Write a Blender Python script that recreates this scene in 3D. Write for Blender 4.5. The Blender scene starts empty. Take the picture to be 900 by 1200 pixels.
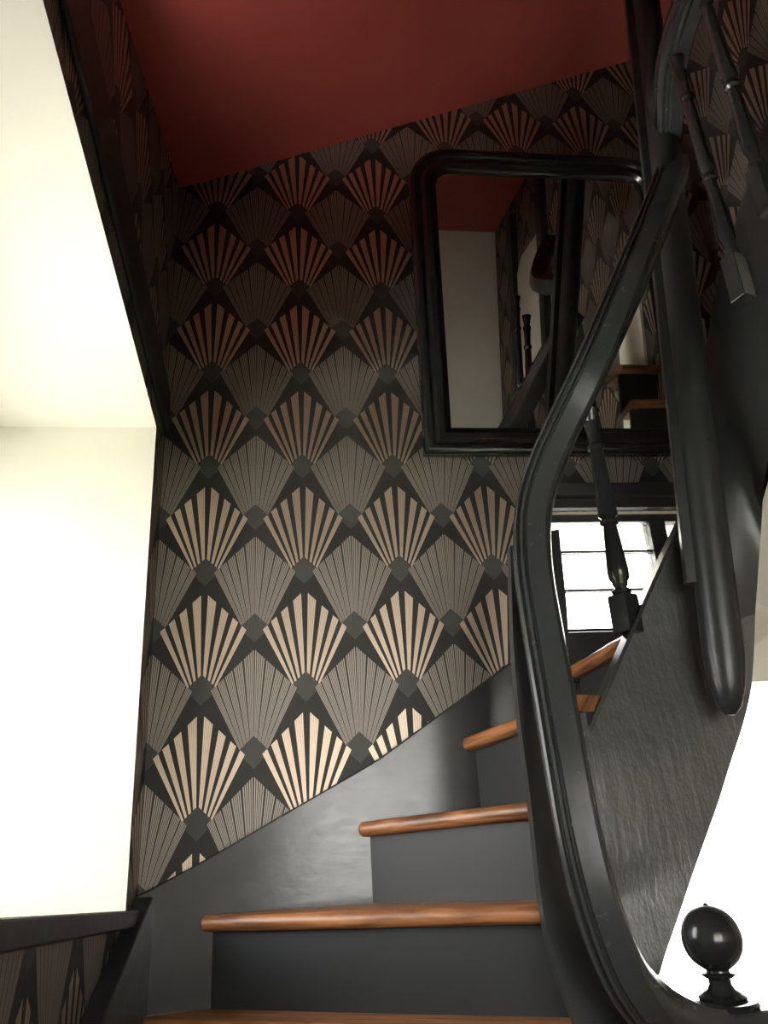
import bpy, bmesh, math, random
from mathutils import Vector, Matrix
random.seed(4)
S = bpy.context.scene
C = S.collection
D = 2.05            # camera to back wall, metres; plan coordinates below are in units of D
EZ = 1.62           # eye height above the hall floor
F_PX = 918.0
PI_, RO_, YA_ = [math.radians(a) for a in (22.486, -3.43, 7.519)]

# ---------------------------------------------------------------- camera
cy, sy, cp, sp = math.cos(YA_), math.sin(YA_), math.cos(PI_), math.sin(PI_)
FW = Vector((sy*cp, cy*cp, sp)); R0 = Vector((cy, -sy, 0)); U0 = R0.cross(FW)
RT = math.cos(RO_)*R0 + math.sin(RO_)*U0
UP = -math.sin(RO_)*R0 + math.cos(RO_)*U0
cd = bpy.data.cameras.new('camera'); cam = bpy.data.objects.new('camera', cd); C.objects.link(cam)
cd.sensor_fit = 'VERTICAL'; cd.sensor_height = 24; cd.lens = 24*F_PX/1200; cd.clip_start = .02
M = Matrix((RT, UP, -FW)).transposed().to_4x4(); M.translation = Vector((0, 0, EZ))
cam.matrix_world = M
S.camera = cam

def W(x, y, z):                       # plan units -> metres
    return Vector((x*D, y*D, z*D + EZ))
def at(px, py, y):                    # the point at depth y (units of D) that was measured at (px, py)
    d = FW + RT*((px-450)/F_PX) - UP*((py-600)/F_PX)
    d = d*(y/d.y)
    return W(d.x, d.y, d.z)

# ---------------------------------------------------------------- world, lights, exposure
SKY = 14.0
w = bpy.data.worlds.new('sky'); S.world = w; w.use_nodes = True
wn = w.node_tree; wn.nodes.clear()
g = wn.nodes.new('ShaderNodeNewGeometry') if False else wn.nodes.new('ShaderNodeTexCoord')
sx = wn.nodes.new('ShaderNodeSeparateXYZ'); wn.links.new(g.outputs['Generated'], sx.inputs[0])
cr = wn.nodes.new('ShaderNodeValToRGB'); wn.links.new(sx.outputs['Z'], cr.inputs[0])
cr.color_ramp.elements[0].position = 0.0; cr.color_ramp.elements[0].color = (1, .97, .92, 1)
cr.color_ramp.elements[1].position = 0.8; cr.color_ramp.elements[1].color = (.86, .93, 1, 1)
bg = wn.nodes.new('ShaderNodeBackground'); bg.inputs[1].default_value = SKY
wo = wn.nodes.new('ShaderNodeOutputWorld')
wn.links.new(cr.outputs[0], bg.inputs[0]); wn.links.new(bg.outputs[0], wo.inputs[0])

def portal(name, a, b, c_, d_):       # rectangle of daylight through an opening: sampling help only
    L = bpy.data.lights.new(name, 'AREA'); L.shape = 'RECTANGLE'; L.cycles.is_portal = True
    o = bpy.data.objects.new(name, L); C.objects.link(o)
    ux = (b-a); uy = (d_-a); n = ux.cross(uy).normalized()
    L.size = ux.length; L.size_y = uy.length
    m = Matrix((ux.normalized(), uy.normalized(), n)).transposed().to_4x4(); m.translation = (a+b+c_+d_)/4
    o.matrix_world = m
# area lights shine along local -Z, so n must point outwards
portal('portal_left', W(-.49, .925, -.04), W(-.49, .40, -.04), W(-.49, .40, .45), W(-.49, .925, .45))
portal('portal_rear', W(.0, -.46, -.20), W(.66, -.46, -.20), W(.66, -.46, .40), W(.0, -.46, .40))
portal('portal_back', W(.80, 1.02, -.75), W(.40, 1.02, -.75), W(.40, 1.02, .16), W(.80, 1.02, .16))

sl = bpy.data.lights.new('sun', 'SUN'); sl.energy = 135; sl.angle = math.radians(.6); sl.color = (1, .95, .86)
so = bpy.data.objects.new('sun', sl); C.objects.link(so); so.location = (-6, -10, 12)
so.rotation_euler = Vector((.38, .60, -.42)).to_track_quat('-Z', 'Y').to_euler()
S.view_settings.view_transform = 'Standard'; S.view_settings.look = 'None'
S.view_settings.gamma = 1; S.view_settings.use_curve_mapping = False
S.view_settings.exposure = -0.2
S.cycles.max_bounces = 8

# ---------------------------------------------------------------- materials
class E_:
    """small expression wrapper over Math nodes"""
    def __init__(s, nt, sock): s.nt, s.s = nt, sock
    def op(s, o, *a):
        n = s.nt.nodes.new('ShaderNodeMath'); n.operation = o
        for i, v in enumerate((s,)+a):
            if isinstance(v, E_): s.nt.links.new(v.s, n.inputs[i])
            else: n.inputs[i].default_value = v
        return E_(s.nt, n.outputs[0])
    def __add__(s, o): return s.op('ADD', o)
    def __sub__(s, o): return s.op('SUBTRACT', o)
    def __mul__(s, o): return s.op('MULTIPLY', o)
    def __truediv__(s, o): return s.op('DIVIDE', o)
    def lt(s, o): return s.op('LESS_THAN', o)
    def gt(s, o): return s.op('GREATER_THAN', o)
    def fl(s, o): return s.op('FLOORED_MODULO', o)
    def ab(s): return s.op('ABSOLUTE')

def new_mat(name):
    m = bpy.data.materials.new(name); m.use_nodes = True
    nt = m.node_tree; p = nt.nodes['Principled BSDF']
    return m, nt, p
def noise(nt, scale, vec_scale=(1, 1, 1), detail=5, rough=.6, coord='Object'):
    tc = nt.nodes.new('ShaderNodeTexCoord'); mp = nt.nodes.new('ShaderNodeMapping')
    mp.inputs['Scale'].default_value = vec_scale
    nt.links.new(tc.outputs[coord], mp.inputs[0])
    n = nt.nodes.new('ShaderNodeTexNoise'); n.inputs['Scale'].default_value = scale
    n.inputs['Detail'].default_value = detail; n.inputs['Roughness'].default_value = rough
    nt.links.new(mp.outputs[0], n.inputs['Vector'])
    return n
def ramp(nt, fac, stops):
    r = nt.nodes.new('ShaderNodeValToRGB'); e = r.color_ramp.elements
    e[0].position, e[0].color = stops[0][0], (*stops[0][1], 1)
    e[1].position, e[1].color = stops[-1][0], (*stops[-1][1], 1)
    for p, c in stops[1:-1]:
        k = e.new(p); k.color = (*c, 1)
    nt.links.new(fac, r.inputs[0]); return r
def bump(nt, p, h, strength, dist=.002):
    b = nt.nodes.new('ShaderNodeBump'); b.inputs['Strength'].default_value = strength
    b.inputs['Distance'].default_value = dist
    nt.links.new(h, b.inputs['Height']); nt.links.new(b.outputs[0], p.inputs['Normal'])

def simple(name, col, rough, var=.12, nscale=6, bstr=.2, bscale=60, vec=(1, 1, 1), spec=.5, metal=0):
    m, nt, p = new_mat(name)
    n = noise(nt, nscale)
    lo = tuple(c*(1-var) for c in col); hi = tuple(min(1, c*(1+var)) for c in col)
    r = ramp(nt, n.outputs[0], [(.3, lo), (.7, hi)])
    nt.links.new(r.outputs[0], p.inputs['Base Color'])
    p.inputs['Roughness'].default_value = rough; p.inputs['Metallic'].default_value = metal
    p.inputs['Specular IOR Level'].default_value = spec
    if bstr:
        n2 = noise(nt, bscale, vec); bump(nt, p, n2.outputs[0], bstr)
    return m

def paint(name, col, rough, vec, bstr, spec=.5):
    """old black gloss paint: brushed along one axis, with small runs and uneven sheen"""
    m, nt, p = new_mat(name)
    n = noise(nt, 3, (1, 1, 1))
    r = ramp(nt, n.outputs[0], [(.3, tuple(c*.8 for c in col)), (.7, tuple(c*1.25 for c in col))])
    nt.links.new(r.outputs[0], p.inputs['Base Color'])
    br = noise(nt, 40, vec, 8, .65); lump = noise(nt, 14, (1, 1, 1), 4)
    rr = E_(nt, br.outputs[0])*.22 + (rough-.11)
    nt.links.new(rr.s, p.inputs['Roughness'])
    p.inputs['Specular IOR Level'].default_value = spec
    h = E_(nt, br.outputs[0])*.6 + E_(nt, lump.outputs[0])*.8
    bump(nt, p, h.s, bstr, .004)
    return m

BLK = (.020, .021, .021)
M_STRING = paint('black_gloss_string', (.028, .029, .029), .22, (.6, .6, 1.6), .10, .65)
M_BOARD = paint('black_gloss_board', (.026, .027, .027), .36, (1, 1, 1), .10)
M_PANEL = paint('black_gloss_panel', (.075, .075, .072), .36, (1.3, 1, .22), 1.0, .9)  # base greyed to carry the veil of haze over the broad board
M_RAIL = paint('black_gloss_rail', (.034, .036, .036), .24, (1, 1, 1), .10)
M_TURNED = paint('black_gloss_turned', BLK, .18, (1, 1, 1), .08)
M_BOARD_SHADED = paint('black_gloss_shaded_board', BLK, .32, (1, 1, 1), .10)  # darker copy of the board paint, shade of the upper stair in its colour
M_RISER = simple('black_satin_riser', (.013, .014, .014), .55, .15, 5, .12, 30)
M_TRIM = paint('black_satin_trim', (.018, .018, .018), .45, (1, 1, 1), .15)
M_FRAME = paint('black_lacquer_frame', (.008, .008, .008), .20, (1, 1, 1), .03)
M_CREAM = simple('cream_plaster', (.87, .84, .73), .85, .03, 3, .15, 40)
M_RED = simple('red_ceiling_paint', (.46, .085, .075), .75, .06, 3, .1, 50)
M_FLOOR = simple('dark_floor_boards', (.10, .06, .035), .5, .3, 4, .2, 30)
M_STONE = simple('pale_terrace', (.80, .78, .73), .9, .1, 4, .2, 30)

M_GRAVEL = simple('garden_gravel', (.20, .18, .15), .9, .2, 6, .2, 30)
M_LAWN = simple('lawn', (.05, .07, .03), .9, .3, 8, .2, 30)

def wood_mat():
    m, nt, p = new_mat('waxed_tread_wood')
    tc = nt.nodes.new('ShaderNodeTexCoord')
    n = nt.nodes.new('ShaderNodeTexNoise'); mp = nt.nodes.new('ShaderNodeMapping')
    mp.inputs['Scale'].default_value = (1.6, 26, 26); nt.links.new(tc.outputs['UV'], mp.inputs[0])
    nt.links.new(mp.outputs[0], n.inputs['Vector']); n.inputs['Scale'].default_value = 3.0
    n.inputs['Detail'].default_value = 7; n.inputs['Distortion'].default_value = 1.1
    r = ramp(nt, n.outputs[0], [(.28, (.075, .028, .012)), (.45, (.20, .078, .030)), (.60, (.33, .135, .052)), (.8, (.42, .19, .08))])
    nt.links.new(r.outputs[0], p.inputs['Base Color'])
    p.inputs['Roughness'].default_value = .38
    bump(nt, p, n.outputs[0], .25, .002)
    return m
M_WOOD = wood_mat()

def wallpaper_mat():
    m, nt, p = new_mat('fan_wallpaper')
    uv = nt.nodes.new('ShaderNodeUVMap'); uv.uv_map = 'paper'
    s = nt.nodes.new('ShaderNodeSeparateXYZ'); nt.links.new(uv.outputs[0], s.inputs[0])
    U, V = E_(nt, s.outputs[0]), E_(nt, s.outputs[1])
    def cell(U, V):
        u = ((U + 1).fl(2.0) - 1).ab(); v = (V + .5).fl(2.0) - .5
        r = u/(v + .65)
        ins = (u*.80 + v).lt(1.39) * (u*.80 + v).gt(0.0) * r.lt(.612)
        dia = (u/.30 + (v + .25).ab()/.25).lt(1.0)
        return u, v, r, ins, dia
    u, v, r, ins, dia1 = cell(U, V)
    t = (r - .035)/.1625
    ft = t.fl(1.0)
    stripe = r.gt(.035) * ft.lt(.57) * ins
    ln = (ft*(5/.57)).fl(1.0)
    cop_line = stripe * ln.lt(.74)
    cop_base = stripe
    u2, v2, r2, ins2, dia2 = cell(U + 1, V + 1)
    t2 = (r2/.1224); f2 = t2.fl(1.0)
    grp = ins2 * f2.gt(.06) * f2.lt(.94)
    l2 = ((f2 - .06)*(5/.88)).fl(1.0)
    gry_line = grp * l2.lt(.50)
    dia = dia1.op('MAXIMUM', dia2)
    def mix(fac, a, b):
        n = nt.nodes.new('ShaderNodeMix'); n.data_type = 'RGBA'
        nt.links.new(fac.s, n.inputs['Factor'])
        for k, c in ((6, a), (7, b)):
            if isinstance(c, tuple): n.inputs[k].default_value = (*c, 1)
            else: nt.links.new(c, n.inputs[k])
        return n.outputs[2]
    c = mix(dia, (.024, .022, .020), (.056, .055, .051))
    c = mix(grp, c, (.052, .045, .039))
    c = mix(gry_line, c, (.38, .33, .29))
    c = mix(cop_base, c, (.28, .18, .13))
    c = mix(cop_line, c, (.62, .50, .40))
    nt.links.new(c, p.inputs['Base Color'])
    met = (stripe*.85 + gry_line*.55).op('MINIMUM', 1.0)
    nt.links.new(met.s, p.inputs['Metallic'])
    rg = stripe*-.06 + .48
    nt.links.new(rg.s, p.inputs['Roughness'])
    p.inputs['Specular IOR Level'].default_value = .3
    n = noise(nt, 300, (1, 1, 1)); bump(nt, p, n.outputs[0], .08, .001)
    return m
M_PAPER = wallpaper_mat()

def glass_mat():
    m, nt, p = new_mat('window_glass'); nt.nodes.remove(p)
    tr = nt.nodes.new('ShaderNodeBsdfTransparent'); gl = nt.nodes.new('ShaderNodeBsdfGlossy'); gl.inputs['Roughness'].default_value = .02
    fr = nt.nodes.new('ShaderNodeFresnel'); fr.inputs[0].default_value = 1.3
    mx = nt.nodes.new('ShaderNodeMixShader')
    nt.links.new(fr.outputs[0], mx.inputs[0]); nt.links.new(tr.outputs[0], mx.inputs[1]); nt.links.new(gl.outputs[0], mx.inputs[2])
    nt.links.new(mx.outputs[0], nt.nodes['Material Output'].inputs[0])
    return m
M_GLASS = glass_mat()
def mirror_mat():
    m, nt, p = new_mat('mirror_glass')
    n = noise(nt, 5)
    r = ramp(nt, n.outputs[0], [(.3, (.74, .74, .70)), (.7, (.80, .80, .76))])
    nt.links.new(r.outputs[0], p.inputs['Base Color'])
    p.inputs['Metallic'].default_value = 1; p.inputs['Roughness'].default_value = .012
    return m
M_MIRROR = mirror_mat()

# ---------------------------------------------------------------- helpers
def link(name, bm, mat, parent=None, smooth=False, label=None, kind=None, bevel=0, segs=2):
    bmesh.ops.recalc_face_normals(bm, faces=bm.faces)
    me = bpy.data.meshes.new(name); bm.to_mesh(me); bm.free()
    me.materials.append(mat)
    o = bpy.data.objects.new(name, me); C.objects.link(o)
    if smooth:
        for p in me.polygons: p.use_smooth = True
        if smooth != 'all': me.set_sharp_from_angle(angle=math.radians(38))
    if bevel:
        b = o.modifiers.new('bevel', 'BEVEL'); b.width = bevel; b.segments = segs; b.limit_method = 'ANGLE'
        b.angle_limit = math.radians(35)
    if parent: o.parent = parent; o.matrix_parent_inverse = parent.matrix_world.inverted()
    if label: o['label'] = label
    if kind: o['kind'] = kind
    return o
def thing(name, label, cat, loc, group=None):
    o = bpy.data.objects.new(name, None); C.objects.link(o); o.location = loc
    o.matrix_world = Matrix.Translation(loc); o.empty_display_size = .1
    o['label'] = label; o['category'] = cat
    if group: o['group'] = group
    return o
def box(bm, a, b):
    x0, y0, z0 = a; x1, y1, z1 = b
    v = [bm.verts.new((x, y, z)) for x in (x0, x1) for y in (y0, y1) for z in (z0, z1)]
    for f in ((0, 1, 3, 2), (4, 6, 7, 5), (0, 4, 5, 1), (2, 3, 7, 6), (0, 2, 6, 4), (1, 5, 7, 3)):
        bm.faces.new([v[i] for i in f])
def wbox(bm, a, b): box(bm, W(*a), W(*b))
def prism(bm, pts, off):
    """closed polygon pts (list of Vector) pushed along off"""
    off = Vector(off)
    a = [bm.verts.new(p) for p in pts]; b = [bm.verts.new(p + off) for p in pts]
    bm.faces.new(a); bm.faces.new(b[::-1])
    n = len(pts)
    for i in range(n): bm.faces.new((a[i], a[(i+1) % n], b[(i+1) % n], b[i]))
def lathe(bm, prof, base, axis=Vector((0, 0, 1)), n=28, cap=True):
    """prof = [(r, h)...] in metres"""
    axis = axis.normalized(); x = axis.orthogonal().normalized(); y = axis.cross(x)
    rings = []
    for r, h in prof:
        c = base + axis*h
        rings.append([bm.verts.new(c + (x*math.cos(t) + y*math.sin(t))*max(r, 1e-4)) for t in [2*math.pi*i/n for i in range(n)]])
    for a, b in zip(rings, rings[1:]):
        for i in range(n): bm.faces.new((a[i], a[(i+1) % n], b[(i+1) % n], b[i]))
    if cap: bm.faces.new(rings[0][::-1]); bm.faces.new(rings[-1])
def smooth_path(pts, per=6):
    out = []
    P = [pts[0]*2 - pts[1]] + list(pts) + [pts[-1]*2 - pts[-2]]
    for i in range(1, len(P)-2):
        a, b, c, d = P[i-1], P[i], P[i+1], P[i+2]
        for k in range(per):
            t = k/per
            out.append(.5*((2*b) + (c-a)*t + (2*a-5*b+4*c-d)*t*t + (3*b-a-3*c+d)*t**3))
    out.append(P[-2]); return out
def sweep(bm, path, prof, side_fn, cap=True):
    """prof = [(s, n)...] ; s along side vector, n along (tangent x side)"""
    rings = []; N = len(path)
    for i, p in enumerate(path):
        t = (path[min(i+1, N-1)] - path[max(i-1, 0)]).normalized()
        s = side_fn(i/(N-1), t); s = (s - t*s.dot(t)).normalized(); n = t.cross(s)
        rings.append([bm.verts.new(p + s*a + n*b) for a, b in prof])
    m = len(prof)
    for a, b in zip(rings, rings[1:]):
        for i in range(m): bm.faces.new((a[i], a[(i+1) % m], b[(i+1) % m], b[i]))
    if cap: bm.faces.new(rings[0][::-1]); bm.faces.new(rings[-1])

UA, UX0, VH, VZ0 = .0646, -.1094, .0771, .5081
def sheet(name, cols, rows, pos, holes, thick, mat, uvf=None, kind='structure', rim=None, parent=None):
    """a wall built as a sheet of cells between cols and rows; holes = set of (ci, ri) left open;
    pos(c, r) -> Vector in metres, thick = Vector offset to the outer face"""
    bm = bmesh.new(); nc, nr = len(cols), len(rows)
    A = {}; B = {}
    used = [(c, r) for c in range(nc-1) for r in range(nr-1) if (c, r) not in holes]
    def v(D_, c, r, off):
        if (c, r) not in D_: D_[(c, r)] = bm.verts.new(pos(cols[c], rows[r]) + off)
        return D_[(c, r)]
    Z = Vector((0, 0, 0)); edges = {}
    for c, r in used:
        q = [(c, r), (c+1, r), (c+1, r+1), (c, r+1)]
        bm.faces.new([v(A, *k, Z) for k in q]); bm.faces.new([v(B, *k, thick) for k in q][::-1])
        for i in range(4):
            e = (q[i], q[(i+1) % 4]); key = tuple(sorted(e)); edges[key] = edges.get(key, 0) + 1
    for (a, b), n in edges.items():
        if n == 1: bm.faces.new((A[a], A[b], B[b], B[a])).material_index = 1 if rim else 0
    if uvf:
        L = bm.loops.layers.uv.new('paper')
        for f in bm.faces:
            for l in f.loops: l[L].uv = uvf(l.vert.co)
    o = link(name, bm, mat, parent, kind=kind)
    if rim: o.data.materials.append(rim)
    return o
def uv_back(co): return ((co.x/D - UX0)/UA, ((co.z-EZ)/D - VZ0)/VH)
def uv_left(co): return ((-.172 - UX0 - (1 - co.y/D))/UA + 1, ((co.z-EZ)/D - VZ0)/VH + 1)
def uv_right(co): return ((.72 - UX0 + (1 - co.y/D))/UA, ((co.z-EZ)/D - VZ0)/VH)

# ---------------------------------------------------------------- room shell
XL, XR, YB, YR = -.172, .72, 1.0, -.45
FLOOR_Z = -EZ/D
TOP = 1.85
# back wall: papered; openings for the small leaded window and the tall glazed door under the stair
cb = [XL-.30, XL, .355, .40, .585, .60, XR+.08]
rb = [FLOOR_Z, .165, .235, .415, .47, TOP]
holes = {(3, 0), (4, 0), (5, 0), (2, 2), (3, 2), (5, 1), (5, 2), (5, 3), (4, 1), (4, 2), (4, 3)}
holes = {(3, 0), (4, 0), (5, 0), (2, 2), (3, 2)}
pap = sheet('wall_back', cb[1:5], rb, lambda x, z: W(x, YB, z), {(2, 0), (1, 2), (2, 2)}, Vector((0, .30, 0)), M_PAPER, uv_back, rim=M_CREAM)
sheet('wall_back_right', [.585, XR+.08], [.165, .47], lambda x, z: W(x, YB, z), set(), Vector((0, .30, 0)), M_CREAM)
sheet('wall_back_upper', [.585, XR+.08], [.47, TOP], lambda x, z: W(x, YB, z), set(), Vector((0, .30, 0)), M_PAPER, uv_back)
# left wall with the deep window opening
cl = [YR-.1, .20, .935, YB+.1]
rl = [FLOOR_Z, 'sill', 'head', TOP]
def lpos(y, z):
    if z == 'sill': z = -.056 + (.935-y)*.062
    if z == 'head': z = .515 + (.935-y)*.10 if y < .935 else .515
    return W(XL, y, z)
sheet('wall_left', cl, rl, lpos, {(1, 1)}, Vector((-.02*D, 0, 0)), M_PAPER, uv_left, rim=M_CREAM)
# plastered reveal around that window
bm = bmesh.new()
OUT = -.475
hd = lambda y: .515 + (.935-y)*.10
wbox(bm, (OUT-.02, .936, -.20), (XL-.020, 1.12, .75))
link('wall_left_reveal_far', bm, M_CREAM, kind='structure')
bm = bmesh.new(); wbox(bm, (OUT-.02, .10, -.20), (XL-.020, .20, .80))
link('wall_left_reveal_near', bm, M_CREAM, kind='structure')
bm = bmesh.new()
prism(bm, [W(OUT-.02, .20, hd(.20)), W(OUT-.02, .936, hd(.935)), W(OUT-.02, .936, .75), W(OUT-.02, .20, .75)], Vector(((XL-.02-OUT+.02)*D, 0, 0)))
link('wall_left_reveal_head', bm, M_CREAM, kind='structure')
bm = bmesh.new(); prism(bm, [W(OUT-.02, .20, -.0115), W(OUT-.02, .936, -.0565), W(OUT-.02, .936, -.2), W(OUT-.02, .20, -.2)], Vector(((XL-OUT)*D, 0, 0)))
link('wall_left_reveal_sill', bm, M_CREAM, kind='structure')
# right wall: papered above, cream below the upper flight
sheet('wall_right', [YR-.1, YB+.1], [.47, TOP], lambda y, z: W(XR, y, z), set(), Vector((.2, 0, 0)), M_PAPER, uv_right)
sheet('wall_right_lower', [YR-.1, YB+.1], [FLOOR_Z, .47], lambda y, z: W(XR, y, z), set(), Vector((.2, 0, 0)), M_PAPER, uv_right)
for nm, pts in (('wall_right_alcove', [(-.20, .95), (-.20, 1.30), (-.15, 1.335), (.035, 1.335), (.035, .985)]), ('wall_right_alcove', [(.50, .65), (.50, .86), (.605, .905), (.63, .61)])):
    bm = bmesh.new(); prism(bm, [W(XR, a, b) for a, b in pts], Vector((-.012, 0, 0))); link(nm, bm, M_CREAM, kind='structure')
for a, b in ((.036, .075), (-.24, -.201)):
    bm = bmesh.new(); wbox(bm, (XR-.02, a, .585), (XR, b, 1.50)); link('trim_5', bm, M_TRIM, kind='structure')
# rear wall, cream, with the hall window behind the photographer
sheet('wall_rear', [XL-.1, .0, .66, XR+.1], [FLOOR_Z, -.20, .40, .585], lambda x, z: W(x, YR, z), {(1, 1)}, Vector((0, -.2, 0)), M_PAPER, uv_back)
sheet('wall_rear_upper', [XL-.1, XR+.1], [.585, TOP], lambda x, z: W(x, YR, z), set(), Vector((0, -.2, 0)), M_CREAM)
# unseen landing over the photographer's head, shaped to shade the upper back wall
bm = bmesh.new(); wbox(bm, (XL, YR, .42), (.47, .255, .585)); link('landing_slab', bm, M_RISER, kind='structure')
# floor
bm = bmesh.new(); wbox(bm, (XL-.1, YR-.1, FLOOR_Z-.05), (XR+.1, YB+.1, FLOOR_Z)); link('floor', bm, M_FLOOR, kind='structure')
# ceiling: plaster rising with the stair, red
def ceil_z(x, y):
    back = .992 + .437*(x - XL)
    s = .40 - .75*max(0, min(1, (x - XL)/.5))
    z = back - s*(1 - max(y, .55))*1.0
    if y < .55:
        t = min(1, (.55-y)/.75); t = t*t*(3-2*t)
        z = z*(1-t) + 1.56*t
    return min(z, 1.56)
bm = bmesh.new(); nx, ny = 24, 36
gv = [[None]*(ny+1) for _ in range(nx+1)]; gt = [[None]*(ny+1) for _ in range(nx+1)]
for i in range(nx+1):
    for j in range(ny+1):
        x = XL-.05 + (XR+.1-XL)*i/nx; y = YR-.05 + (YB+.1-YR)*j/ny
        gv[i][j] = bm.verts.new(W(x, y, ceil_z(max(x, XL), min(y, 1)))); gt[i][j] = bm.verts.new(W(x, y, 2.0))
for i in range(nx):
    for j in range(ny):
        bm.faces.new((gv[i][j], gv[i+1][j], gv[i+1][j+1], gv[i][j+1]))
        bm.faces.new((gt[i][j], gt[i][j+1], gt[i+1][j+1], gt[i+1][j]))
for i in range(nx):
    bm.faces.new((gv[i][0], gt[i][0], gt[i+1][0], gv[i+1][0])); bm.faces.new((gv[i][ny], gv[i+1][ny], gt[i+1][ny], gt[i][ny]))
for j in range(ny):
    bm.faces.new((gv[0][j], gv[0][j+1], gt[0][j+1], gt[0][j])); bm.faces.new((gv[nx][j], gt[nx][j], gt[nx][j+1], gv[nx][j+1]))
link('ceiling', bm, M_RED, smooth='all', kind='structure')
# eave added out of view to keep the sun out of the rear window
bm = bmesh.new(); wbox(bm, (-.9, -1.75, .46), (1.3, YR-.14, .50)); link('sun_blocker', bm, M_CREAM, kind='structure')
# terrace outside, seen through the glazed door
bm = bmesh.new(); wbox(bm, (-.5, 1.2, FLOOR_Z-.35), (9, 12, FLOOR_Z-.30)); link('terrace', bm, M_STONE, kind='structure')
bm = bmesh.new(); wbox(bm, (-5, -4, FLOOR_Z-.35), (-.52, 5, FLOOR_Z-.30)); link('bounce_ground', bm, M_STONE, kind='structure')  # added unseen pale ground, bouncing daylight up to the reveal and ceiling
bm = bmesh.new(); wbox(bm, (-12, -12, FLOOR_Z-.45), (12, 12, FLOOR_Z-.38)); link('ground', bm, M_LAWN, kind='structure')

# ---------------------------------------------------------------- trims on the left wall
bm = bmesh.new()
prism(bm, [W(XL, 1.0, .535), W(XL, .05, .655), W(XL, .05, .735), W(XL, 1.0, .604)], Vector((.012, 0, 0)))
link('trim_1', bm, M_TRIM, kind='structure', bevel=.004)
bm = bmesh.new(); prism(bm, [W(XL, .945, -.0570), W(XL, -.05, .0045), W(XL, -.05, -.0155), W(XL, .945, -.073)], Vector((.014*D, 0, 0))); link('trim_2', bm, M_TRIM, kind='structure', bevel=.004)
# lintel board over the leaded window
bm = bmesh.new(); wbox(bm, (.33, .985, .415), (.60, 1.0, .430)); wbox(bm, (.33, .975, .430), (.60, 1.0, .450))
link('trim_4', bm, M_TRIM, kind='structure', bevel=.003)

# ---------------------------------------------------------------- windows
def window(name, axis, p, a0, a1, z0, z1, mull, bars, depth=.02, fr=.014, bar=.004, label=None, split=None):
    """a framed window lying in the plane axis=p between a0..a1 (plan) and z0..z1"""
    root = bpy.data.objects.new(name, None); C.objects.link(root)
    mid = (W(p, (a0+a1)/2, z0) if axis == 'x' else W((a0+a1)/2, p, z0)); root.matrix_world = Matrix.Translation(mid)
    root['kind'] = 'structure'
    def b3(bm, u0, u1, w0, w1, d=depth, c=0):
        if axis == 'x': wbox(bm, (p-d/2+c, u0, w0), (p+d/2+c, u1, w1))
        else: wbox(bm, (u0, p-d/2+c, w0), (u1, p+d/2+c, w1))
    bm = bmesh.new()
    b3(bm, a0, a0+fr, z0, z1); b3(bm, a1-fr, a1, z0, z1); b3(bm, a0+fr, a1-fr, z0, z0+fr); b3(bm, a0+fr, a1-fr, z1-fr, z1)
    link('frame', bm, M_TRIM, root, bevel=.003)
    for m0, m1 in mull:
        bm = bmesh.new(); b3(bm, m0, m1, z0+fr, z1-fr, depth*1.2); link('mullion', bm, M_TRIM, root, bevel=.003)
    xs = [a0+fr] + [v for m in mull for v in m] + [a1-fr]
    for k in range(0, len(xs), 2):
        for zb in bars:
            bm = bmesh.new(); b3(bm, xs[k], xs[k+1], zb-bar/2, zb+bar/2, depth*.5); link('glazing_bar', bm, M_TRIM, root)
        zz = [z0+fr] + list(bars) + [z1-fr]
        for q in range(len(zz)-1):
            bm = bmesh.new(); b3(bm, xs[k], xs[k+1], zz[q]+(bar/2 if q else 0), zz[q+1]-(bar/2 if q < len(zz)-2 else 0), .003)
            link('pane', bm, M_GLASS, root)
    return root
window('window_1', 'x', OUT, .40, .925, -.040, .45, [(.655, .67)], [.18])
sheet('wall_left_outer', [.15, .40, .925, 1.0], [-.2, -.040, .45, .85], lambda y, z: W(OUT-.005, y, z), {(1, 1)}, Vector((-.03*D, 0, 0)), M_CREAM)
window('window_2', 'y', 1.02, .355, .585, .235, .415, [(.520, .545)], [.3025, .3595], fr=.012, bar=.0035)
window('window_3', 'y', YR-.04, .0, .66, -.20, .40, [(.30, .35)], [.10])
window('door_1', 'y', 1.06, .40, XR+.08, FLOOR_Z, .20, [], [], fr=.02)

# ---------------------------------------------------------------- the staircase
ST = thing('staircase', 'black painted winding staircase with waxed wooden treads', 'staircase', W(.1, .9, FLOOR_Z))
TH = .0165                      # tread thickness (plan units)
# nosing lines: (wall end x, y), (inner end x, y), tread top z at wall / inner
NOS = [
 ((-.150, .300), (.300, .300), -.524, -.524),
 ((-.150, .470), (.300, .440), -.433, -.433),
 ((-.150, .640), (.305, .580), -.342, -.342),
 ((-.150, .800), (.300, .690), -.251, -.251),
 ((-.158, .975), (.245, .770), -.158, -.158),
 ((-.092, .985), (.256, .790), -.0685, -.0662),
 ((.087, .985), (.262, .833), .0175, .0258),
 ((.224, .985), (.290, .765), .108, .120),
 ((.372, .985), (.372, .800), .192, .190),
 ((.530, .985), (.430, .800), .283, .283),
 ((.690, .985), (.490, .830), .374, .374),
 ((.715, .930), (.530, .810), .465, .465),
 ((.715, .850), (.565, .780), .556, .556),
 ((.715, .760), (.620, .740), .647, .647),
 ((.715, .660), (.640, .660), .738, .738),
 ((.715, .560), (.650, .570), .829, .829),
]
NB = .006                       # nosing overhang past the riser
def nosing_dir(k):
    (a, b) = NOS[k][0], NOS[k][1]; d = Vector((b[0]-a[0], b[1]-a[1], 0)).normalized(); return d
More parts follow.
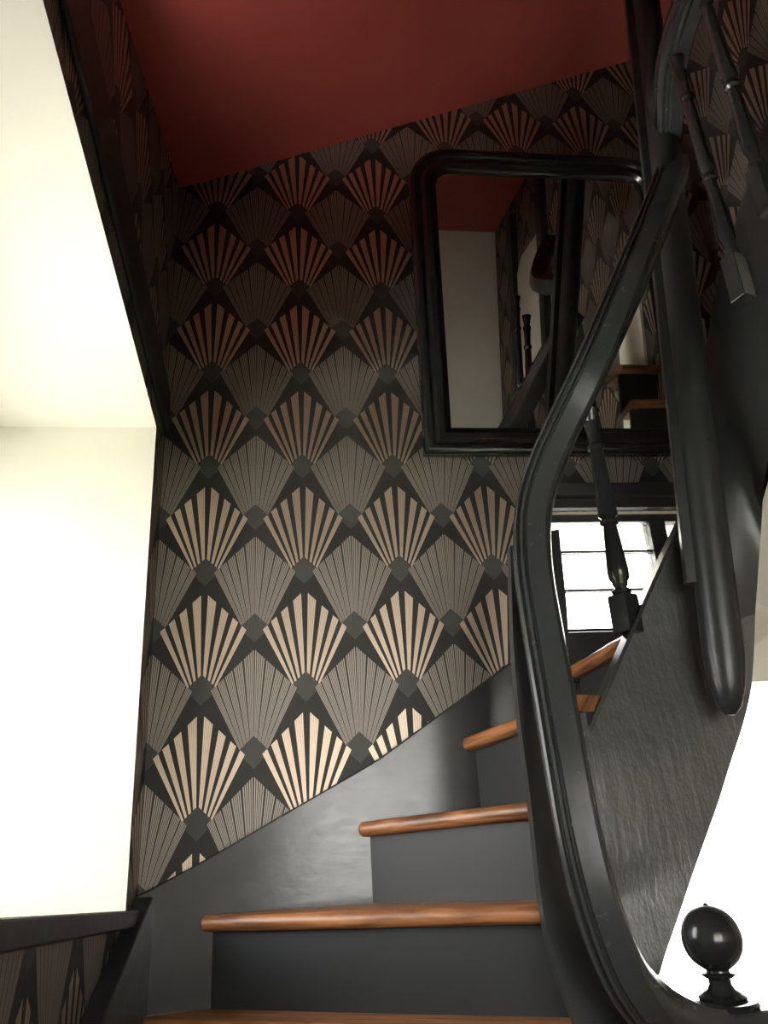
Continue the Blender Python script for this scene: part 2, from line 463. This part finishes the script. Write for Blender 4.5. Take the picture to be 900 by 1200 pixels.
for k in range(len(NOS)-1):
    a, b, za, zb = NOS[k]; a2, b2 = NOS[k+1][0], NOS[k+1][1]
    d = nosing_dir(k); n = Vector((d.y, -d.x, 0))          # points down the stair
    d2 = nosing_dir(k+1)
    # tread: plank with a half-round nosing along a-b
    bm = bmesh.new(); L = bm.loops.layers.uv.new('UVMap')
    A = Vector((a[0], a[1], 0)); B = Vector((b[0], b[1], 0)); A2 = Vector((a2[0], a2[1], 0)) + Vector((.0, .0, 0)); B2 = Vector((b2[0], b2[1], 0))
    extra = []
    if k == 4: extra = [Vector((XL+.02, .985, 0))]
    if k == 10: extra = [Vector((.715, .985, 0))]
    # cross-section of nosing at both ends
    NSEG = 24
    for end in (0,):
        rows_ = []
        for s in range(NSEG+1):
            t = s/NSEG; p = A.lerp(B, t); z = za*(1-t) + zb*t
            back = A2.lerp(B2, t)
            wob = .0007*math.sin(9*t + k) + .0005*math.sin(23*t+2*k)
            ring = []
            for q in range(7):
                an = math.pi/2 - math.pi*q/6
                ring.append(W(p.x + n.x*(NB + wob + (TH/2)*math.cos(an)), p.y + n.y*(NB + wob + (TH/2)*math.cos(an)), z - TH/2 + (TH/2)*math.sin(an)*(1+.02*math.sin(5*t+k))))
            ring.insert(0, W(back.x, back.y, z)); ring.append(W(back.x, back.y, z-TH))
            rows_.append([bm.verts.new(c) for c in ring])
        m = len(rows_[0])
        for s in range(NSEG):
            for i in range(m):
                f = bm.faces.new((rows_[s][i], rows_[s+1][i], rows_[s+1][(i+1) % m], rows_[s][(i+1) % m]))
        bm.faces.new(rows_[0]); bm.faces.new(rows_[-1][::-1])
        if extra:
            e = extra[0]
            prism(bm, [W(A.x, A.y, za), W(e.x, e.y, za), W(A2.x, A2.y, za)], Vector((0, 0, -TH*D)))
    for f in bm.faces:
        for l in f.loops:
            c = l.vert.co
            l[L].uv = ((c.x*d.x + c.y*d.y) + k*.37, (c.x*n.x + c.y*n.y)*1.0 + c.z*.9 + k*.21)
    link('tread', bm, M_WOOD, ST, smooth=True)
    # riser below the tread, hanging from its nosing line down to the tread below
    bm = bmesh.new(); h = .091
    if k > 0: zl = NOS[k-1]; da, db = za - zl[2], zb - zl[3]
    else: da = db = .105
    i_ = Vector((-n.x*.012, -n.y*.012, 0))
    P = [W(A.x, A.y, za-TH), W(B.x, B.y, zb-TH), W(B.x, B.y, zb-db), W(A.x, A.y, za-da)]
    prism(bm, P, Vector((-n.x*.010*D, -n.y*.010*D, 0)))
    link('riser', bm, M_RISER, ST)

# wall string along the back wall, housed round each tread, sloping with the stair
def string_top(x):
    pts = [(XL, -.046), (-.10, -.014), (.103, .086), (.289, .203), (.34, .236), (.62, .236)]
    for (x0, z0), (x1, z1) in zip(pts, pts[1:]):
        if x <= x1: return z0 + (z1-z0)*(x-x0)/(x1-x0)
    return pts[-1][1]
bm = bmesh.new()
xs = [XL + .02*i for i in range(0, 39)]
top = [W(x, 1.0, string_top(x)) for x in xs]
bot = [W(x, 1.0, max(string_top(x)-.30, -.30)) if x < .34 else W(x, 1.0, .172) for x in xs][::-1]
prism(bm, top + bot, Vector((0, -.018*D, 0)))
link('wall_string', bm, M_STRING, ST, bevel=.004)
# wall string along the left wall, going down towards the hall
bm = bmesh.new()
prism(bm, [W(XL, .985, -.046), W(XL, .77, -.123), W(XL, .30, -.36), W(XL, .20, -.52), W(XL, .20, -.79), W(XL, .50, -.66), W(XL, .985, -.30)], Vector((.020*D, 0, 0)))
link('wall_string', bm, M_BOARD, ST, bevel=.004)

# inner string, lower turn: a tall curved board under the handrail, treads end in it
edge = [(598, 640, .770), (600, 700, .772), (602, 760, .775), (609, 840, .78), (621, 930, .775), (634, 1050, .765), (645, 1110, .755), (662, 1165, .745), (690, 1230, .735), (735, 1290, .73), (800, 1320, .73)]
back = [(655, 620, .79), (665, 720, .80), (668, 800, .80), (680, 880, .80), (690, 960, .80), (705, 1040, .79), (730, 1090, .785), (760, 1150, .78), (790, 1200, .77), (815, 1240, .76), (850, 1270, .74)]
def board(name, A_, B_, t, mat, n=6, parent=ST, label=None, bow=0):
    bm = bmesh.new()
    a = smooth_path([at(*p) for p in A_]); b = smooth_path([at(*p) for p in B_]); N = len(a)
    m = min(len(a), len(b)); a = a[:m]; b = b[:m]
    F = []; G = []
    for i in range(m):
        r1 = []; r2 = []
        for k in range(n+1):
            s = k/n; p = a[i].lerp(b[i], s) + Vector((0, -bow*math.sin(math.pi*s), 0))
            r1.append(bm.verts.new(p)); r2.append(bm.verts.new(p + Vector((0, t, 0))))
        F.append(r1); G.append(r2)
    for i in range(m-1):
        for k in range(n):
            bm.faces.new((F[i][k], F[i][k+1], F[i+1][k+1], F[i+1][k])); bm.faces.new((G[i][k], G[i+1][k], G[i+1][k+1], G[i][k+1]))
        bm.faces.new((F[i][0], F[i+1][0], G[i+1][0], G[i][0])); bm.faces.new((F[i][n], G[i][n], G[i+1][n], F[i+1][n]))
    for k in range(n):
        bm.faces.new((F[0][k], G[0][k], G[0][k+1], F[0][k+1])); bm.faces.new((F[-1][k], F[-1][k+1], G[-1][k+1], G[-1][k]))
    return link(name, bm, mat, parent, smooth=True, label=label)
board('inner_string', edge, back, .03, M_BOARD, bow=.015)
# inner string, upper turn: the broad glossy board rising to the right
eA = [(806, 596, .795), (772, 668, .79), (738, 745, .785), (705, 822, .77), (680, 880, .755), (684, 930, .752), (694, 1000, .752), (712, 1060, .76), (735, 1110, .755), (752, 1140, .75), (772, 1143, .745)]
eB = [(884, 640, .79), (885, 720, .79), (881, 800, .79), (872, 845, .785), (856, 895, .78), (842, 940, .775), (826, 985, .77), (810, 1030, .765), (795, 1075, .76), (782, 1112, .755), (773, 1142, .75)]
board('inner_string', eA, eB, .028, M_PANEL, bow=.0, label='broad brushed glossy black board')
# its top edge carries a thin capping
bm = bmesh.new()
sweep(bm, smooth_path([at(807, 594, .785), at(772, 666, .78), at(738, 743, .775), at(705, 820, .77), at(681, 878, .765)]), [(-.004, -.012), (.004, -.012), (.004, .035), (-.004, .035)], lambda t, tt: Vector((-.9, 0, .45)))
link('string_capping', bm, M_RAIL, ST, smooth=True)
# upper flight: string overhead, and the cream plastered soffit beyond it
uA = [(800, 606, .80), (815, 540, .79), (828, 450, .77), (842, 350, .72), (872, 240, .65), (905, 130, .60), (950, 0, .55)]
uB = [(878, 815, .80), (885, 720, .79), (892, 620, .77), (898, 550, .73), (925, 440, .67), (965, 330, .62), (1030, 200, .57)]
board('inner_string', uA, uB, .03, M_BOARD_SHADED, bow=.02)
for k in range(9, len(NOS)-1):      # boarded soffit under the hidden upper treads
    a, b, za, zb = NOS[k]; a2, b2, z2, _ = NOS[k+1]
    bm = bmesh.new()
    b = (b[0]*.7+a[0]*.3, b[1]*.7+a[1]*.3); b2 = (b2[0]*.7+a2[0]*.3, b2[1]*.7+a2[1]*.3)
    prism(bm, [W(a[0], a[1], za-.125), W(b[0], b[1], zb-.125), W(b2[0], b2[1], z2-.125), W(a2[0], a2[1], z2-.125)], Vector((0, 0, .02)))
    link('soffit', bm, M_CREAM, ST)

# ---------------------------------------------------------------- hanging newel column
base = at(856, 838, .745); topp = at(782, 217, .745); ax = (topp-base).normalized()
bm = bmesh.new()
r = .042
prof = [(.010, 0), (.024, .018), (r*.84, .06), (r, .12), (r, 1.2), (r, 2.7)]
lathe(bm, prof, base, ax, 32)
nc_ = thing('newel_column', 'tall round black column hanging above the broad glossy string board', 'newel post', base)
link('shaft', bm, M_BOARD_SHADED, nc_, smooth=True)
side = Vector((-1, .25, 0)).normalized()
bm = bmesh.new()
c0 = base + ax*.28 + side*(r*.95); c1 = base + ax*2.65 + side*(r*.95)
sweep(bm, [c0, c0.lerp(c1, .5), c1], [(-.02, -.012), (.022, -.012), (.022, .012), (-.02, .012)], lambda t, tt: side)
link('fillet_strip', bm, M_BOARD_SHADED, nc_, bevel=.003)

# ---------------------------------------------------------------- handrail
HR = thing('handrail', 'black moulded handrail sweeping up from the ball-topped newel and turning back', 'handrail', at(830, 1190, .75))
prof_rail = [(.038, -.026), (.032, -.033), (-.006, -.036), (-.009, -.030), (-.013, -.030), (-.016, -.036), (-.021, -.035), (-.024, -.026), (-.027, -.026), (-.030, -.031), (-.035, -.029), (-.038, -.020), (-.041, .0), (-.038, .028), (-.030, .034), (.030, .034), (.038, .026), (.041, .0)]
rp = [(868, 1208, .75), (838, 1207, .738), (800, 1202, .725), (764, 1182, .715), (731, 1140, .71), (702, 1068, .705), (680, 985, .705), (664, 900, .71), (650, 820, .72), (636, 740, .73), (625, 665, .745), (625, 600, .755), (640, 545, .75), (664, 490, .735), (697, 420, .71), (730, 345, .695), (760, 274, .705), (790, 196, .745)]
path = smooth_path([at(*p) for p in rp], 8)
def rail_side(t, tt): return Vector((.93, -.36, .0))
bm = bmesh.new(); sweep(bm, path, prof_rail, rail_side); link('rail', bm, M_RAIL, HR, smooth=True)

# turned balusters
def baluster(foot, top_z, sc=1.0):
    """square foot block, swelling turned shaft with rings"""
    bm = bmesh.new(); x, y, z = foot; hgt = top_z - z
    bmB = bmesh.new(); hw = .019*sc
    box(bmB, (-hw, -hw, 0), (hw, hw, hgt*.155)); 
    R = .0165*sc; H = hgt
    pr = [(R*.8, .155), (R*1.05, .165), (R*1.05, .175), (R*.62, .185), (R*.85, .20), (R*.85, .21), (R*1.12, .225), (R*1.18, .26), (R*1.0, .34), (R*.78, .44), (R*.70, .455), (R*1.0, .462), (R*1.0, .475), (R*.72, .485), (R*1.1, .50), (R*1.1, .515), (R*1.02, .55), (R*.9, .70), (R*.78, .80), (R*.74, .805), (R*.98, .812), (R*.98, .825), (R*.72, .835), (R*.80, .90), (R*.98, .925), (R*.98, .935), (R*.7, .945), (R*.9, .97), (R*1.15, 1.0)]
    lathe(bm, [(r_, h_*H) for r_, h_ in pr], Vector((0, 0, 0)), n=24)
    return bm, bmB
foot = at(737, 742, .785); topb = at(701, 482, .785)
def place_baluster(foot, topz, sc, rot):
    bm, bb = baluster(foot, topz, sc)
    for b_ in (bm, bb):
        bmesh.ops.rotate(b_, verts=b_.verts, cent=(0, 0, 0), matrix=Matrix.Rotation(rot, 3, 'Z'))
        bmesh.ops.translate(b_, verts=b_.verts, vec=foot)
    o = link('baluster', bm, M_TURNED, HR, smooth=True)
    bo = link('foot_block', bb, M_TURNED, o, bevel=.002)
place_baluster(foot, topb.z, 1.25, .5)
f2 = at(872, 352, .62); place_baluster(f2, at(795, 70, .62).z, 1.0, .3)
f3 = at(905, 250, .55); place_baluster(f3, at(835, -40, .55).z, 1.0, .2)
# upper rail above those balusters
bm = bmesh.new()
sweep(bm, smooth_path([at(782, 165, .745), at(790, 62, .65), at(830, -45, .58), at(900, -180, .5)]), [(a_*.9, b_*.9) for a_, b_ in prof_rail], lambda t, tt: Vector((1, 0, 0)))
link('rail', bm, M_RAIL, HR, smooth=True)

# ---------------------------------------------------------------- starting newel with ball finial
c = at(834, 1100, .75)
NP = thing('newel_post', 'square black newel post topped by a turned ball finial', 'newel post', Vector((c.x, c.y, 0)))
px_w = .052
topn = at(858, 1180, .75).z
bm = bmesh.new(); box(bm, (c.x-.01-px_w, c.y-px_w, -.02), (c.x-.01+px_w+.02, c.y+px_w, topn)); link('post', bm, M_RAIL, NP, bevel=.006)
bm = bmesh.new(); base_f = Vector((c.x, c.y, topn))
zc = c.z - topn; R = .053
def fz(q): return q/.115*(zc - R*.9)
fp = [(.044, -.001), (.058, .0), (.060, fz(.010)), (.056, fz(.020)), (.040, fz(.026)), (.043, fz(.034)), (.036, fz(.042)), (.024, fz(.054)), (.019, fz(.070)), (.020, fz(.085)), (.027, fz(.092)), (.030, fz(.098)), (.027, fz(.103)), (.020, fz(.106))]
for k in range(17):
    an = -math.pi*.38 + (math.pi*.86)*k/16
    fp.append((R*math.cos(an), zc + R*math.sin(an)*(1.0 if an < 0 else 1.06)))
fp += [(.007, zc+R*1.085), (.0035, zc+R*1.11), (.0008, zc+R*1.115)]
lathe(bm, fp, base_f, n=36); link('ball_finial', bm, M_TURNED, NP, smooth=True)

# ---------------------------------------------------------------- mirror
TILT = math.radians(8)
mx0, mx1, mz0, mz1 = .193, .610, .500, 1.012
MR = thing('mirror', 'large black framed mirror with rounded top corners on the fan wallpaper', 'mirror', W((mx0+mx1)/2, .992, mz0))
def rrect(x0, x1, z0, z1, r, n=8):
    p = [(x0, z0), (x1, z0)]
    p += [(x1-r + r*math.cos(t), z1-r + r*math.sin(t)) for t in [math.pi/2*i/n for i in range(n+1)]]
    p += [(x0+r - r*math.sin(t), z1-r + r*math.cos(t)) for t in [math.pi/2*i/n for i in range(n+1)]]
    return p
def mpt(x, z, d):        # d = how far forward of the backing, in metres
    h = (z-mz0)*D
    return W(x, .994, mz0) + Vector((0, -math.sin(TILT)*h - math.cos(TILT)*d, math.cos(TILT)*h - math.sin(TILT)*d))
stp = [(0, .0), (0, .030), (.004, .036), (.012, .036), (.016, .030), (.022, .040), (.030, .040), (.034, .028), (.038, .026), (.042, .016)]
bm = bmesh.new(); rings = []
for ins, dep in stp:
    k = ins
    rings.append([bm.verts.new(mpt(x, z, dep)) for x, z in rrect(mx0+k, mx1-k, mz0+k, mz1-k, max(.065-k, .018) if k < .05 else .02)])
for a_, b_ in zip(rings, rings[1:]):
    n_ = len(a_)
    for i in range(n_): bm.faces.new((a_[i], a_[(i+1) % n_], b_[(i+1) % n_], b_[i]))
link('frame', bm, M_FRAME, MR, smooth=True)
bm = bmesh.new(); k = .040
prism(bm, [mpt(x, z, .016) for x, z in rrect(mx0+k, mx1-k, mz0+k, mz1-k, .025)], Vector((0, .004, 0)))
link('mirror_glass', bm, M_MIRROR, MR)
bm = bmesh.new(); k = .002
prism(bm, [mpt(x, z, .001) for x, z in rrect(mx0+k, mx1-k, mz0+k, mz1-k, .06)], Vector((0, -.006, 0)))
link('backing', bm, M_TRIM, MR)

# ---------------------------------------------------------------- uplighter added out of view to brighten the red ceiling corner
lp = W(XL, .37, .65)
WL = thing('added_uplighter', 'small black bowl uplighter, added unseen to brighten the red ceiling corner', 'added_light', lp)
bm = bmesh.new()
bowl = [(.002, 0), (.035, .006), (.060, .024), (.074, .055), (.078, .085), (.074, .085), (.070, .057), (.056, .030), (.030, .012), (.002, .008)]
lathe(bm, bowl, lp + Vector((.11, 0, 0)), n=28, cap=False); link('shade', bm, M_TRIM, WL, smooth=True)
bm = bmesh.new(); box(bm, lp + Vector((0, -.03, -.03)), lp + Vector((.012, .03, .09))); link('back_plate', bm, M_TRIM, WL, bevel=.003)
bm = bmesh.new(); box(bm, lp + Vector((.010, -.008, .02)), lp + Vector((.045, .008, .036))); link('arm', bm, M_TRIM, WL)
ll = bpy.data.lights.new('added_uplight', 'SPOT'); ll.energy = 34; ll.spot_size = math.radians(58); ll.spot_blend = 1.0; ll.shadow_soft_size = .03; ll.color = (1, .86, .74)
lo = bpy.data.objects.new('added_uplight', ll); C.objects.link(lo); lo.location = lp + Vector((.11, 0, .07))
lo.rotation_euler = Vector((.10, .20, .26)).to_track_quat('-Z', 'Y').to_euler()
